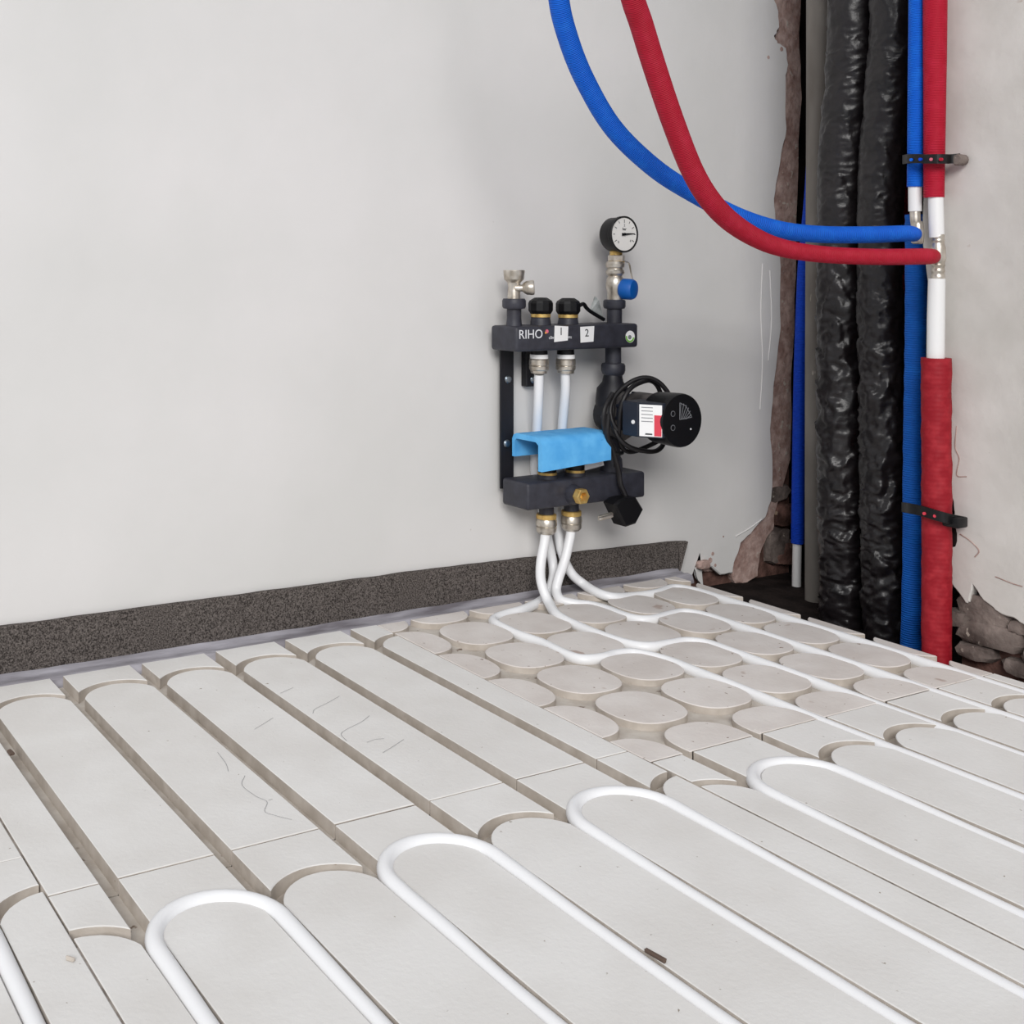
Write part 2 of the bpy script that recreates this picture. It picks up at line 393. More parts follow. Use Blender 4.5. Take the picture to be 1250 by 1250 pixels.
# right wall: plaster skin with a torn lower edge, masonry behind, a niche left of it for the pipes
XW = 12.45
def px_polyX(pts, Xv): return [(onX(x, y, Xv).y, onX(x, y, Xv).z) for x, y in pts]
re_px = [(1127, 0), (1127, 200), (1126, 300), (1132, 345), (1138, 430), (1150, 540), (1157, 590), (1163, 612), (1164, 632), (1161, 650), (1160, 690), (1161, 712), (1170, 724), (1178, 736), (1183, 735), (1187, 714), (1194, 724), (1200, 733), (1212, 742), (1222, 750), (1236, 754), (1250, 763)]
re_ = px_polyX(re_px, XW)
re_ = [(re_[0][0], 20.), (re_[0][0]+.03, 12.)] + rough_edge(re_, .012, 3)
yl = re_[-1][0]
re_ += rough_edge([(yl-.05, .25), (yl-.8, .12), (yl-1.6, .3), (yl-3, .1), (-11, .15)], .03, 5)
b = newbm(); prism(b, re_ + [(-11, 20.)], XW+.14, XW, .015, axis='X', side=0); fixn(b)
wr = finish('wall_right', b, 'wall_r', origin=(XW, -5, 0)); tag(wr, 'off-white plastered wall right of the pipe shaft with broken lower edge', kind='structure')
b = newbm(); box(b, XW+.2, 17.2, -11, -4.28, -.8, 20); finish('masonry_core', b, 'brick', parent=wr)
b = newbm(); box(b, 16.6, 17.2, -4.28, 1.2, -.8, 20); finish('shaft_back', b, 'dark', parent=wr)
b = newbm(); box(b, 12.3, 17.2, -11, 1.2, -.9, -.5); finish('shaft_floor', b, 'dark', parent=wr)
b = newbm(); box(b, XW+.16, 17.2, -4.4, 2.2, 20, 20.3); finish('shaft_light_blocker', b, 'dark', parent=wr)  # unseen lid, added to stop world light leaking down into the niche
for i, (ya, yb, za, zb, sk, dx) in enumerate([(-4.95, -4.28, .38, .78, 0, .02), (-5.12, -4.30, .12, .46, -.03, 0), (-5.3, -4.92, .40, .62, -.1, .02), (-4.78, -4.3, -.06, .14, -.02, -.04), (-5.9, -5.1, .0, .36, 0, 0), (-5.4, -4.85, -.12, .09, 0, .02), (-6.9, -5.9, -.05, .3, 0, 0), (-8.2, -6.9, -.05, .3, 0, 0), (-9.6, -8.2, -.05, .28, 0, 0)]):
    stone(wr, XW+.01+dx, XW+.3, ya, yb, za, zb, 'stone', 50+i, skew=sk)
stone(wr, XW-.02, XW+.3, -4.45, -4.15, .30, .52, 'stone', 77)

# ================================================================== FOAM EDGE STRIP
def foam_top(x): return .57 - (x-1.4)*.0065 - max(0, x-8)*.016
b = newbm(); n = 120; g = []
for i in range(n+1):
    x = -5.8 + (12.66+5.8)*i/n
    zt = foam_top(x) + .012*noise.noise(Vector((x*2.3, 0, 0)))
    wob = .012*noise.noise(Vector((x*1.3, 5, 0))) 
    if x > 12.3: wob -= (x-12.3)**2*.7
    yf = .375 + wob
    xs = x - (.20*(1 if i == n else 0))
    g.append([b.verts.new(p) for p in ((xs, yf, -.12), (x-.0*(i == n), yf, zt-.01), (x, yf+.012, zt), (x, yf+.065, zt), (x, yf+.08, zt-.01), (xs, yf+.08, -.12))])
for i in range(n):
    for k in range(6): b.faces.new((g[i][k], g[i+1][k], g[i+1][(k+1) % 6], g[i][(k+1) % 6]))
b.faces.new(g[0]); b.faces.new(g[-1][::-1]); fixn(b)
fs = thing('edge_insulation_strip', (6, .4, 0), 'dark grey foam edge strip standing along the foot of the white wall', 'insulation')
finish('foam_band', b, 'foam', parent=fs)
b = newbm(); n = 160; g = []
for i in range(n+1):
    x = -5.8 + (12.5+5.8)*i/n
    w1 = .02*noise.noise(Vector((x*1.7, 1, 0))); w2 = .025*noise.noise(Vector((x*3.1, 2, 0)))
    g.append([b.verts.new(p) for p in ((x, .37, .0+w1), (x, .30, -.03+w1), (x, .22, -.055+w2), (x, .14, -.03+w1), (x, .05, -.05+w2), (x, .015, -.14), (x, .015, -.17), (x, .37, -.17))])
for i in range(n):
    for k in range(8): b.faces.new((g[i][k], g[i+1][k], g[i+1][(k+1) % 8], g[i][(k+1) % 8]))
b.faces.new(g[0]); b.faces.new(g[-1][::-1]); fixn(b)
tag(finish('film_flap', b, 'film', parent=fs, smooth=True, angle=60), 'crumpled grey plastic film skirt')

# ================================================================== FLOOR HEATING PIPES
PR = .071
def pipe(name, path, label, m='pipe', group=None, r=PR, seg=14, cat='pipe'):
    b = newbm(); tube(b, path, r, seg)
    return tag(finish(name, b, m, smooth=True, angle=60), label, cat, group)
def jog(x, v, z): return Vector((x + .010*noise.noise(Vector((x, v*1.3, 3))), -v, z + .006*noise.noise(Vector((x*3, v, 9)))))
def uloop(u0, u1, varc, z, vend, label):
    r = (u1-u0)/2; c = (u0+u1)/2; pts = []
    nn = 24
    zz = lambda v: z - .036*min(1, max(0, (v-varc)/1.2))
    for i in range(nn): v = vend-(vend-varc)*i/nn; pts.append(jog(u0, v, zz(v)))
    for i in range(21): a = math.pi - math.pi*i/20; pts.append(Vector((c+r*math.cos(a), -varc+r*math.sin(a), z)))
    for i in range(1, nn+1): v = varc+(vend-varc)*i/nn; pts.append(jog(u1, v, zz(v)))
    return pipe('heating_pipe', pts, label, group='looped heating pipes in the floor grooves')
ZL = -.022
uloop(1, 2, 5.82, ZL, 10.3, 'white heating pipe looping in the floor grooves, leftmost complete U-turn, nearest the bottom edge')
uloop(3, 4, 5.82, ZL, 10.3, 'white heating pipe U-turn in the floor, second from the left, between two empty curved grooves')
uloop(5, 6, 5.82, ZL, 10.3, 'white heating pipe U-turn in the floor just left of the thin dark board joint')
uloop(7, 8, 6.08, ZL-.01, 10.3, 'white heating pipe U-turn on the right, just beyond the thin dark board joint')
uloop(-1, 0, 5.08, ZL, 10.3, 'white heating pipe cut by the bottom left corner of the picture')
# four pipes coming down from the manifold
ZF = -.042
def run(u, v0, v1, n=18): return [jog(u, v0+(v1-v0)*i/n, ZF-.018*min(1, max(0, v0+(v1-v0)*i/n-4))) for i in range(n+1)]
# a: from the left upper port, behind the lower bar, swings left
pa = [onY(658, 457, 0), onY(657, 490, .08), onY(655, 530, .25), onY(653, 575, .37), onY(660, 610, .37), onY(667, 650, .34), onY(675, 690, .26), onY(674, 711, .12), onZ(665, 730, -.02), onZ(640, 744, -.02), onZ(619, 750, -.03), onZ(604, 756, ZF), onZ(604, 761, ZF), onZ(616, 768, ZF), onZ(636, 777, ZF), onZ(662, 786, ZF), onZ(689, 799, ZF), onZ(710, 805.5, ZF), onZ(735, 804, ZF), onZ(750, 800, ZF), onZ(772, 798, ZF), onZ(798, 803, ZF), Vector((9.0, -2.9, ZF))]

pipe('heating_pipe', catmull(pa, 6)[:-1] + run(9, 3.0, 10.3), 'white heating pipe from left upper outlet, swinging furthest left on the pads', group='heating pipes from the manifold')
pb = [onY(667, 640, -.02), onY(665, 660, -.02), onY(660, 690, -.08), onY(661, 712, -.2), onY(670, 736, -.38), Vector((9.0, -.8, ZF+.03)), Vector((8.98, -1.25, ZF)), Vector((8.98, -1.8, ZF)), Vector((9.04, -2.15, ZF)), Vector((9.2, -2.33, ZF)), Vector((9.5, -2.37, ZF)), Vector((9.78, -2.4, ZF)), Vector((9.95, -2.6, ZF)), Vector((9.97, -3.0, ZF))]
pipe('heating_pipe', catmull(pb, 6)[:-1] + run(9.97, 3.1, 10.3), 'white heating pipe hanging from the left lower fitting, in front of its neighbours', group='heating pipes from the manifold')
pc = [onY(698, 635, -.02), onY(696, 655, -.02), onY(689, 685, -.06), onY(682, 705, -.1), onY(679, 720, -.12), onZ(684, 732, .02), onZ(700, 737, -.02), onZ(721, 739.5, ZF), onZ(742, 745, ZF), onZ(763, 753, ZF), onZ(781, 757, ZF), onZ(798, 756.5, ZF), onZ(816, 752, ZF), Vector((10.77, -1.44, ZF)), Vector((10.9, -1.75, ZF)), Vector((10.91, -2.3, ZF))]
pipe('heating_pipe', catmull(pc, 6)[:-1] + run(10.91, 2.4, 10.3), 'white heating pipe hanging from the right lower fitting beside the brass plug', group='heating pipes from the manifold')
pd = [onY(690, 455, 0), onY(690, 480, .05), onY(686, 525, .25), onY(684, 575, .37), onY(680, 610, .37), onY(681, 645, .33), onY(686, 675, .24), onY(697, 699, .12), onY(711, 712, .03), onZ(728, 723, .04), onZ(748, 729, -.0), onZ(772, 728.5, ZF), onZ(800, 725, ZF), Vector((11.6, -.42, ZF)), Vector((11.76, -.7, ZF)), Vector((11.78, -1.2, ZF))]
pipe('heating_pipe', catmull(pd, 6)[:-1] + run(11.79, 1.3, 10.3), 'white heating pipe from right upper outlet, running furthest right beside the shaft', group='heating pipes from the manifold')

# ================================================================== MANIFOLD
YF = -.3; YB = .29
man = thing('heating_manifold', (9.9, .0, 1.38), 'dark underfloor heating manifold with two bars, pressure gauge and valves on wall', 'manifold')
def V3(x, y, Yv=0.): return onY(x, y, Yv)
def vstack(name, x, prof, m, seg=24, Yv=0., parent=None, smooth=True, lab=None, xe=None):
    """vertical turned part: prof = [(pixel y, pixel radius)] measured at plane Yv"""
    pts = [(V3(x, y, Yv), r) for y, r in prof]; k = ppu(pts[0][0]); x0 = pts[0][0].x
    b = newbm(); lathe(b, (x0, Yv, 0), (0, 0, 1), [(p.z, r/k) for p, r in pts], seg)
    o = finish(name, b, m, parent=parent or man, smooth=smooth, angle=30)
    if lab: o['label'] = lab
    return o
def bar(x0, x1, z0, z1):
    b = newbm(); box(b, x0, x1, YF, YB, z0, z1, .045, 3); return b
u0, u1 = V3(630, 410, YF).x, V3(779.5, 410, YF).x; zt, zb_ = V3(700, 397, YF).z, V3(700, 427, YF).z
ub = finish('upper_bar', bar(u0, u1, zb_, zt), 'iron', parent=man, smooth=True, angle=40)
l0, l1 = V3(644, 610, YF).x, V3(788, 600, YF).x; lzt, lzb = V3(645, 590.5, YF).z, V3(645, 624, YF).z
lb = finish('lower_bar', bar(l0, l1, lzb, lzt), 'iron', parent=man, smooth=True, angle=40)
YT = YF-.004
# lettering and stickers on the upper bar
p = V3(648, 408.5, YT); text('lettering', 'RIHO', .185, 'lightink', ub, p, FACE, align='CENTER', stretch=1.0)
def disc(name, x, y, rpx, m, parent, Yv, th=.006):
    b = newbm(); p = V3(x, y, Yv); lathe(b, p, (0, -1, 0), [(0, rpx/ppu(p)), (th, rpx/ppu(p))], 16); return finish(name, b, m, parent=parent)
disc('logo_dot', 667.5, 404.5, 2.4, 'pink', ub, YT); disc('logo_dot', 666, 406.3, 1.2, 'orange', ub, YT-.004)
def plate(name, px, m, parent, Yv, th=.006):
    P = [(V3(x, y, Yv).x, V3(x, y, Yv).z) for x, y in px]; b = newbm(); prism(b, P, Yv, Yv-th, .001, axis='Y', side=0); fixn(b)
    return finish(name, b, m, parent=parent)
p = V3(684, 411.8, YT); text('lettering', 'climate systems', .068, 'lightink', ub, p, FACE, ext=.001)
st = plate('sticker', [(677, 397.5), (693.5, 398.5), (692.8, 415.6), (676.4, 417.6)], 'white', ub, YT-.004)
text('digit', '1', .16, 'ink', st, V3(685, 405, YT-.012), FACE)
st = plate('sticker', [(708.2, 399), (725.2, 398), (724.2, 417), (708.6, 418.3)], 'white', ub, YT-.004)
text('digit', '2', .16, 'ink', st, V3(716.5, 406.8, YT-.012), FACE)
rs = disc('round_sticker', 769, 411, 7.4, 'white', ub, YT)
b = newbm(); p = V3(769, 411, YT-.007); k = ppu(p)
for a0, a1, in ((math.radians(170), math.radians(350)),):
    P = arc(p.x, p.z, 6.9/k, a0, a1, 12) + arc(p.x, p.z, 4.9/k, a1, a0, 12); prism(b, P, YT-.006, YT-.012, .001, axis='Y', side=0)
fixn(b); finish('green_arc', b, 'green', parent=rs)
text('emblem', '✓', .1, 'greyprint', rs, p, FACE) if False else disc('emblem', 768.6, 411.5, 2.6, 'greyprint', rs, YT-.006)
# air vent, left
vstack('vent_neck', 627.5, [(398, 10), (394, 9.3), (388, 8.8), (377, 8.8), (376.5, 13), (374, 14.3), (367, 14.3), (364.5, 13), (364.4, 8)], 'iron')
av = vstack('air_vent', 627.5, [(366, 8), (354, 7.5), (350, 7), (345, 8), (341, 12), (331, 13), (329.7, 12.4), (329.6, 8), (334, 7.5), (334, .2)], 'nickel')
b = newbm(); p = V3(629, 352, -.05); lathe(b, p, Vector((.75, -.62, .05)), [(0, .05), (.1, .05), (.12, .075), (.16, .10), (.25, .11), (.27, .10), (.275, .06), (.265, .055), (.265, .01)], 20)
tag(finish('vent_screw', b, 'nickel', parent=av, smooth=True), 'knurled side screw of the air vent')
# two actuator caps
for x, dy in ((660, 0), (693.5, .6)):
    vstack('valve_body', x, [(400, 13), (391+dy, 12), (388+dy, 11.4), (387+dy, 12)], 'iron')
    vstack('brass_ring', x, [(387+dy, 11.9), (383+dy, 11.9)], 'brass')
    c = vstack('valve_cap', x, [(383.2+dy, 12), (382+dy, 13), (379+dy, 14.9), (370+dy, 15), (367+dy, 13.6), (364+dy, 9), (363.2+dy, 7.5), (363+dy, .2)], 'black', seg=12, smooth=False)
# little bag tag on the second cap
b = newbm(); P = [(722, 378), (727, 362), (731, 366), (737, 389), (722, 381), (716, 377)]
Q = [V3(x, y, -.02+.04*(i % 2)) for i, (x, y) in enumerate(P)]
vs = [b.verts.new(q) for q in Q]; ve = [b.verts.new(q+Vector((0, .03, 0))) for q in Q]
b.faces.new(vs); b.faces.new(ve[::-1])
for i in range(6): b.faces.new((vs[i], vs[(i+1) % 6], ve[(i+1) % 6], ve[i]))
fixn(b); bt = finish('plastic_tag', b, 'tag', parent=man); bt['label'] = 'crumpled clear plastic tag'
b = newbm(); tube(b, catmull([V3(706, 374, -.1), V3(712, 371, -.1), V3(716, 376, -.08), V3(722, 381, -.04), V3(737, 390, -.02)], 6), .03, 8); finish('tag_clip', b, 'black', parent=man, smooth=True)
# compression nuts under upper bar
for x in (658, 690.5):
    vstack('outlet_neck', x, [(424, 10), (435, 10.6), (435.5, 8)], 'black')
    vstack('sealing_ring', x, [(432.5, 10.8), (437.5, 11.2)], 'white')
    vstack('compression_nut', x, [(437, 10.5), (439, 11.8), (445, 12), (446, 11.2), (447, 12), (451, 11.6), (452, 10.4), (455.5, 9.8), (456, 7)], 'nickel', seg=16)
# lower valve tops
for x, y in ((668, 0), (702, -3)):
    vstack('flow_meter_base', x, [(592+y, 13), (584+y, 13), (580+y, 12), (579+y, 12)], 'iron', Yv=-.05)
    vstack('brass_ring', x, [(580+y, 11.6), (576+y, 11.8)], 'brass', Yv=-.05)
    vstack('flow_meter_cap', x, [(576+y, 11), (572+y, 11.5), (560+y, 10), (545+y, 9)], 'black', Yv=-.05)
for x, y in ((667, 0), (697.5, -4)):
    vstack('outlet_neck', x, [(617+y, 9), (628+y, 9)], 'iron')
    vstack('brass_ring', x, [(627+y, 11.5), (628+y, 12.3), (632.5+y, 12.3), (634+y, 10)], 'brass', seg=12)
    vstack('compression_nut', x, [(633+y, 11.5), (635+y, 12.6), (641+y, 12.7), (642+y, 11.6), (643+y, 12.4), (648+y, 12), (651+y, 9.5), (652+y, 7)], 'nickel', seg=16)
# brass drain plug on the front
b = newbm(); p = V3(701, 603, YF); lathe(b, p+Vector((-.03, .02, 0)), (.03, -1, 0), [(0, .15), (.06, .145), (.14, .12)], 20); finish('plug_collar', b, 'iron', parent=man, smooth=True)
b = newbm(); lathe(b, p+Vector((-.03, -.11, 0)), (.03, -1, 0), [(0, .105), (.02, .118), (.11, .118), (.125, .11), (.125, .07), (.02, .062), (.02, .005)], 6); finish('drain_plug', b, 'brass', parent=man, smooth=True, angle=20)
# right riser: upper nipple with safety valve and gauge
vstack('gauge_neck', 750, [(400, 9), (377, 9), (376.5, 12), (374, 13.2), (367.5, 13.2), (366, 12), (365.5, 7)], 'iron')
sv = vstack('safety_valve', 751, [(367, 9), (362, 9.4), (356, 9.4), (352, 11), (345, 11.2), (340, 10), (337, 8), (334, 10.8), (331, 11), (328, 9), (326, 11), (322, 11.4), (319, 10)], 'nickel', seg=20)
vstack('brass_nut', 752.5, [(320, 9.5), (318, 10.2), (312, 10.2), (311, 8)], 'nickel', seg=6, smooth=False)
vstack('brass_ring', 752.5, [(321.5, 9.6), (319, 9.8)], 'brass'); vstack('gauge_stem', 752, [(312, 7.6), (306, 7.4)], 'brass')
b = newbm(); p = V3(758, 352.5, -.1); lathe(b, p+Vector((.02, .08, 0)), (.35, -.93, -.04), [(0, .06), (.04, .06), (.05, .1), (.06, .14), (.09, .16), (.22, .16), (.26, .14), (.275, .06)], 24)
tag(finish('blue_cap', b, 'bluecap', parent=man, smooth=True), 'round blue cap of the safety valve')
b = newbm(); tube(b, catmull([V3(763, 319, -.02), V3(768, 322, -.05), V3(770, 332, -.1), V3(772, 342, -.15)], 5), .012, 6); finish('cap_leash', b, 'nickel', parent=man, smooth=True)
# gauge
gp = V3(762.5, 286, -.22); gr = .275
b = newbm(); lathe(b, gp+Vector((0, .30, 0)), (0, -1, 0), [(0, .20), (.02, .245), (.05, .262), (.22, .262), (.24, .278), (.30, .278), (.31, .262), (.285, .25), (.285, .005)], 40)
ga = tag(finish('pressure_gauge', b, 'black', parent=man, smooth=True), 'round black pressure gauge with pale dial')
b = newbm(); lathe(b, gp+Vector((0, .012, 0)), (0, -1, 0), [(0, .25), (.004, .25)], 36); finish('gauge_dial', b, 'dial', parent=ga)
b = newbm()
for i in range(-4, 5):
    a = math.radians(90 - i*30); c, s_ = math.cos(a), math.sin(a); L_ = .05 if i % 2 == 0 else .035
    q0 = gp + Vector((c*.225, .004, s_*.225)); q1 = gp + Vector((c*(.225-L_), .004, s_*(.225-L_))); nrm = Vector((-s_, 0, c))*.005
    vv = [b.verts.new(t) for t in (q0-nrm, q0+nrm, q1+nrm, q1-nrm)]; b.faces.new(vv)
finish('scale_marks', b, 'ink', parent=ga)
text('unit_print', 'bar', .06, 'ink', ga, gp+Vector((0, .003, .08)), FACE)
for s_, px_, pz_ in (('0', -.12, -.12), ('2', .0, .135), ('4', .12, -.1)): text('digit', s_, .055, 'greyprint', ga, gp+Vector((px_, .003, pz_)), FACE)
b = newbm(); a = math.radians(4); c, s_ = math.cos(a), math.sin(a)
P = [(gp.x+x*c-z*s_, gp.z+x*s_+z*c) for x, z in ((-.055, .022), (-.055, -.022), (.03, -.014), (.2, -.004), (.2, .004), (.03, .014))]
prism(b, P, gp.y-.002, gp.y-.010, .001, axis='Y', side=0); fixn(b); finish('needle', b, 'black', parent=ga)
b = newbm(); lathe(b, gp+Vector((0, -.012+.012, 0)), (0, -1, 0), [(0, .022), (.016, .02)], 16); finish('needle_hub', b, 'black', parent=ga)
# bracket against the wall
b = newbm(); YR = .31
x0_, x1_ = V3(611.5, 500, YR).x, V3(627, 500, YR).x; z0_, z1_ = V3(618, 596, YR).z, V3(618, 420, YR).z
box(b, x0_, x1_, YR, YR+.03, z0_, z1_+.2); box(b, x1_-.03, x1_, YR+.03, YW-.004, z0_, z1_+.2)
fixn(b); br = finish('mounting_rail', b, 'blackmat', parent=man)
b = newbm(); xx0, xx1 = V3(641, 450, .36).x, V3(656, 450, .36).x; box(b, xx0, xx1, .33, YW-.004, V3(641, 472, .36).z, V3(641, 420, .36).z, .01, 1); b2 = finish('mounting_rail', b, 'blackmat', parent=man)
for x, y, Yv, pr_ in ((620, 463, YR, br), (618.5, 541.5, YR, br), (651, 463, .33, b2)):
    b = newbm(); lathe(b, V3(x, y, Yv), (0, -1, 0), [(0, .06), (.01, .062), (.03, .045), (.035, .02)], 12); finish('screw', b, 'steel', parent=pr_, smooth=True)
# white label plate behind, on the lower bar
plate('name_plate', [(712, 568), (736, 562), (737, 568), (713, 574.5)], 'white', man, -.12)
# riser between the bars
vstack('pump_union', 748.5, [(424, 9.5), (443, 9.5), (443.5, 13), (446, 14.3), (452, 14.3), (456, 13), (458, 11), (468, 11)], 'iron')
vstack('return_union', 746, [(535, 11), (556, 11), (560, 13), (568, 13.5), (590, 13)], 'iron')

# ================================================================== PUMP
pf = V3(833, 513.5, -1.32); AX = Vector((0, 1, 0))
pump = thing('circulation_pump', (V3(748, 505, 0).x, 0, V3(748, 505, 0).z), 'black round-faced circulation pump hanging on the manifold, cable wrapped around it', 'pump')
pc_ = V3(748, 506, 0.)
def ring(c, r, Yv, n=28, sx=1): return [(c.x + r*sx*math.cos(2*math.pi*i/n), c.z + r*math.sin(2*math.pi*i/n)) for i in range(n)]
b = newbm(); lathe(b, (pc_.x, 0, 0), (0, 0, 1), [(V3(748, 540, 0).z, .14), (V3(748, 528, 0).z, .17), (V3(748, 520, 0).z, .24), (V3(748, 490, 0).z, .26), (V3(748, 474, 0).z, .24), (V3(748, 466, 0).z, .16), (V3(748, 455, 0).z, .13)], 20)
lathe(b, (pc_.x+.02, .18, pc_.z), (0, -1, 0), [(0, .2), (.03, .28), (.3, .33), (.34, .33)], 28)
finish('volute_casing', b, 'blackmat', parent=pump, smooth=True)
b = newbm(); c2 = V3(760, 508, -.25); lathe(b, (c2.x, -.17, c2.z), (0, -1, 0), [(0, .36), (.10, .38), (.13, .35)], 8); finish('flange_plate', b, 'greyiron', parent=pump)
mx = pf.x; mz = pf.z
b = newbm(); lathe(b, (mx, -.28, mz), (0, -1, 0), [(0, .27), (.03, .3), (.75, .3)], 32)
for i in range(10):
    a = 2*math.pi*i/10+.2
    lathe(b, (mx+.30*math.cos(a), -.3, mz+.30*math.sin(a)), (0, -1, 0), [(0, .03), (.6, .03)], 6)
finish('motor_housing', b, 'navy', parent=pump, smooth=True)
b = newbm(); P = arc(mx, mz, .335, math.radians(35), math.radians(150), 14) + arc(mx, mz, .28, math.radians(150), math.radians(35), 14); prism(b, P, -.45, -.84, .01, axis='Y', side=0); fixn(b); finish('housing_cover', b, 'dusty', parent=pump, smooth=True)
# control head: round drum with a box shoulder on the left
b = newbm(); lathe(b, (mx, -.86, mz), (0, -1, 0), [(0, .35), (.02, .375), (.35, .39), (.42, .39), (.46, .38), (.463, .005)], 44)
hd = finish('control_head', b, 'black', parent=pump, smooth=True)
b = newbm()
xl = mx-.56; zt_, zb2 = mz+.26, mz-.24
P = [(xl, -.70), (xl, -1.02), (mx-.36, -1.30), (mx-.1, -1.30), (mx-.1, -.70)]
lo = [b.verts.new((x, y, zb2)) for x, y in P]; hi = [b.verts.new((x, y, zt_)) for x, y in P]
b.faces.new(lo[::-1]); b.faces.new(hi)
for i in range(5): b.faces.new((lo[i], lo[(i+1) % 5], hi[(i+1) % 5], hi[i]))
fixn(b); bmesh.ops.bevel(b, geom=list(b.edges), offset=.015, segments=2, affect='EDGES')
finish('terminal_box', b, 'navy', parent=hd, smooth=True)
# sticker on the slanted cheek of the box
q0, q1 = Vector((xl, -1.02, 0)), Vector((mx-.36, -1.30, 0)); dq = (q1-q0); nq = Vector((dq.y, -dq.x, 0)).normalized()
if nq.y > 0: nq = -nq
def cheek(name, t0, t1, s0, s1, m, parent, off):
    b = newbm(); cs = [(t0, s0), (t1, s0), (t1, s1), (t0, s1)]; z_ = lambda s: zb2 + (zt_-zb2)*s
    A_ = [b.verts.new(q0+dq*t+nq*off+Vector((0, 0, z_(s)))) for t, s in cs]; B_ = [b.verts.new(q0+dq*t+nq*(off-.004)+Vector((0, 0, z_(s)))) for t, s in cs]
    b.faces.new(A_); b.faces.new(B_[::-1])
    for i in range(4): b.faces.new((A_[i], A_[(i+1) % 4], B_[(i+1) % 4], B_[i]))
    fixn(b); return finish(name, b, m, parent=parent)
cheek('rating_label', .06, .97, .04, .95, 'white', hd, .006)
cheek('label_print', .66, .95, .06, .66, 'redprint', hd, .010)
for k_ in range(5): cheek('label_print', .14, .6, .86-k_*.1, .88-k_*.1, 'greyprint', hd, .009)
cheek('label_print', .3, .58, .09, .13, 'ink', hd, .010)
b = newbm(); lathe(b, (xl-.003, -.93, mz-.03), (-1, -.1, 0), [(0, .03), (.01, .028)], 14); finish('white_mark', b, 'white', parent=hd)
# printed symbols on the face
fy = -.86-.464
for dx_, dz_ in ((-.19, .11), (-.19, -.09)):
    b = newbm(); P = arc(mx+dx_, mz+dz_, .042, 0, 2*math.pi, 20)[:-1]; lathe(b, (mx+dx_, fy, mz+dz_), (0, -1, 0), [(0, .042), (.003, .042)], 20); finish('face_button', b, 'greyprint', parent=hd)
    b = newbm(); lathe(b, (mx+dx_, fy-.003, mz+dz_), (0, -1, 0), [(0, .034), (.002, .034)], 20); finish('button_centre', b, 'black', parent=hd)
b = newbm(); ox, oz = mx-.06, mz+.02
for i in range(6):
    a = math.radians(90 - i*14 - 6); L_ = .24
    d_ = Vector((math.cos(a), 0, math.sin(a))); nn = Vector((-d_.z, 0, d_.x))*.006
    s0_ = Vector((ox, fy-.002, oz)) + Vector((.025*i, 0, 0)); e0 = Vector((ox, fy-.002, oz)) + d_*L_
    b.faces.new([b.verts.new(t) for t in (s0_-nn, s0_+nn, e0+nn, e0-nn)])
for (xa, za, xb, zb3) in ((ox, oz, ox, oz+.24), (ox, oz, ox+.24, oz+.02), (ox, oz+.24, ox+.12, oz+.19), (ox+.12, oz+.19, ox+.24, oz+.02)):
    d_ = Vector((xb-xa, 0, zb3-za)).normalized(); nn = Vector((-d_.z, 0, d_.x))*.005
    b.faces.new([b.verts.new(Vector((q[0], fy-.003, q[1]))+s_*nn) for q, s_ in (((xa, za), -1), ((xa, za), 1), ((xb, zb3), 1), ((xb, zb3), -1))])
finish('curve_symbol', b, 'greyprint', parent=hd)
b = newbm(); lathe(b, (mx+.16, fy, mz-.13), (0, -1, 0), [(0, .014), (.003, .014)], 10); finish('status_mark', b, 'lightink', parent=hd)

# ================================================================== POWER CABLE
cab = thing('power_cable', (mx-.5, -.4, 1.2), 'black power cable coiled around the pump with plug dangling at the lower bar', 'cable')
pts = []
cx_, cz_ = mx+.03, mz-.02
def loopy(t, r, yoff): return Vector((cx_ + r*math.cos(t), -.52 + yoff, cz_ + r*1.0*math.sin(t)))
for i in range(56):
    t = math.radians(200 - i*14); r = .545 + .03*math.sin(i*.9); pts.append(loopy(t, r, .12*math.sin(i*.37)))
t_end = pts[-1]
path = catmull(pts, 3)
b = newbm(); tube(b, path, .036, 8); finish('cable_coil', b, 'rubber', parent=cab, smooth=True, angle=60)
q = [V3(742, 505, -.5), V3(741, 530, -.5), V3(748, 550, -.42), V3(755, 575, -.40), V3(757, 590, -.40), V3(762, 602, -.42), V3(766, 614, -.44)]
b = newbm(); tube(b, catmull(q, 6), .04, 8); finish('cable_tail', b, 'rubber', parent=cab, smooth=True)
q = [V3(748, 480, -.45), V3(738, 500, -.5), V3(738, 525, -.48), V3(750, 548, -.42), V3(752, 570, -.38)]
b = newbm(); tube(b, catmull(q, 6), .034, 8); finish('cable_tail', b, 'rubber', parent=cab, smooth=True)
b = newbm(); c3 = V3(756, 553, -.42); tube(b, [c3+Vector((-.12, 0, .02)), c3+Vector((-.04, -.03, -.01)), c3+Vector((.06, 0, .0))], .03, 6); finish('cable_tie', b, 'black', parent=cab)
# plug body
P = [(741, 614), (748, 608), (756, 606), (768, 605), (777, 620), (768, 637), (756, 641), (753.5, 640)]
P2_ = [(V3(x, y, -.44).x, V3(x, y, -.44).z) for x, y in P]
b = newbm(); prism(b, P2_, -.36, -.60, .03, axis='Y', side=0); fixn(b); pg = finish('plug', b, 'black', parent=cab, smooth=True, angle=30)
for dy_, of in ((-.44, 0), (-.54, 5)):
    a_, e_ = V3(747, 627+of*.5, dy_), V3(731, 631.5+of*.5, dy_)
    b = newbm(); lathe(b, a_, e_-a_, [(0, .028), ((e_-a_).length*.9, .028), ((e_-a_).length, .02)], 10); finish('plug_pin', b, 'nickel', parent=pg, smooth=True)

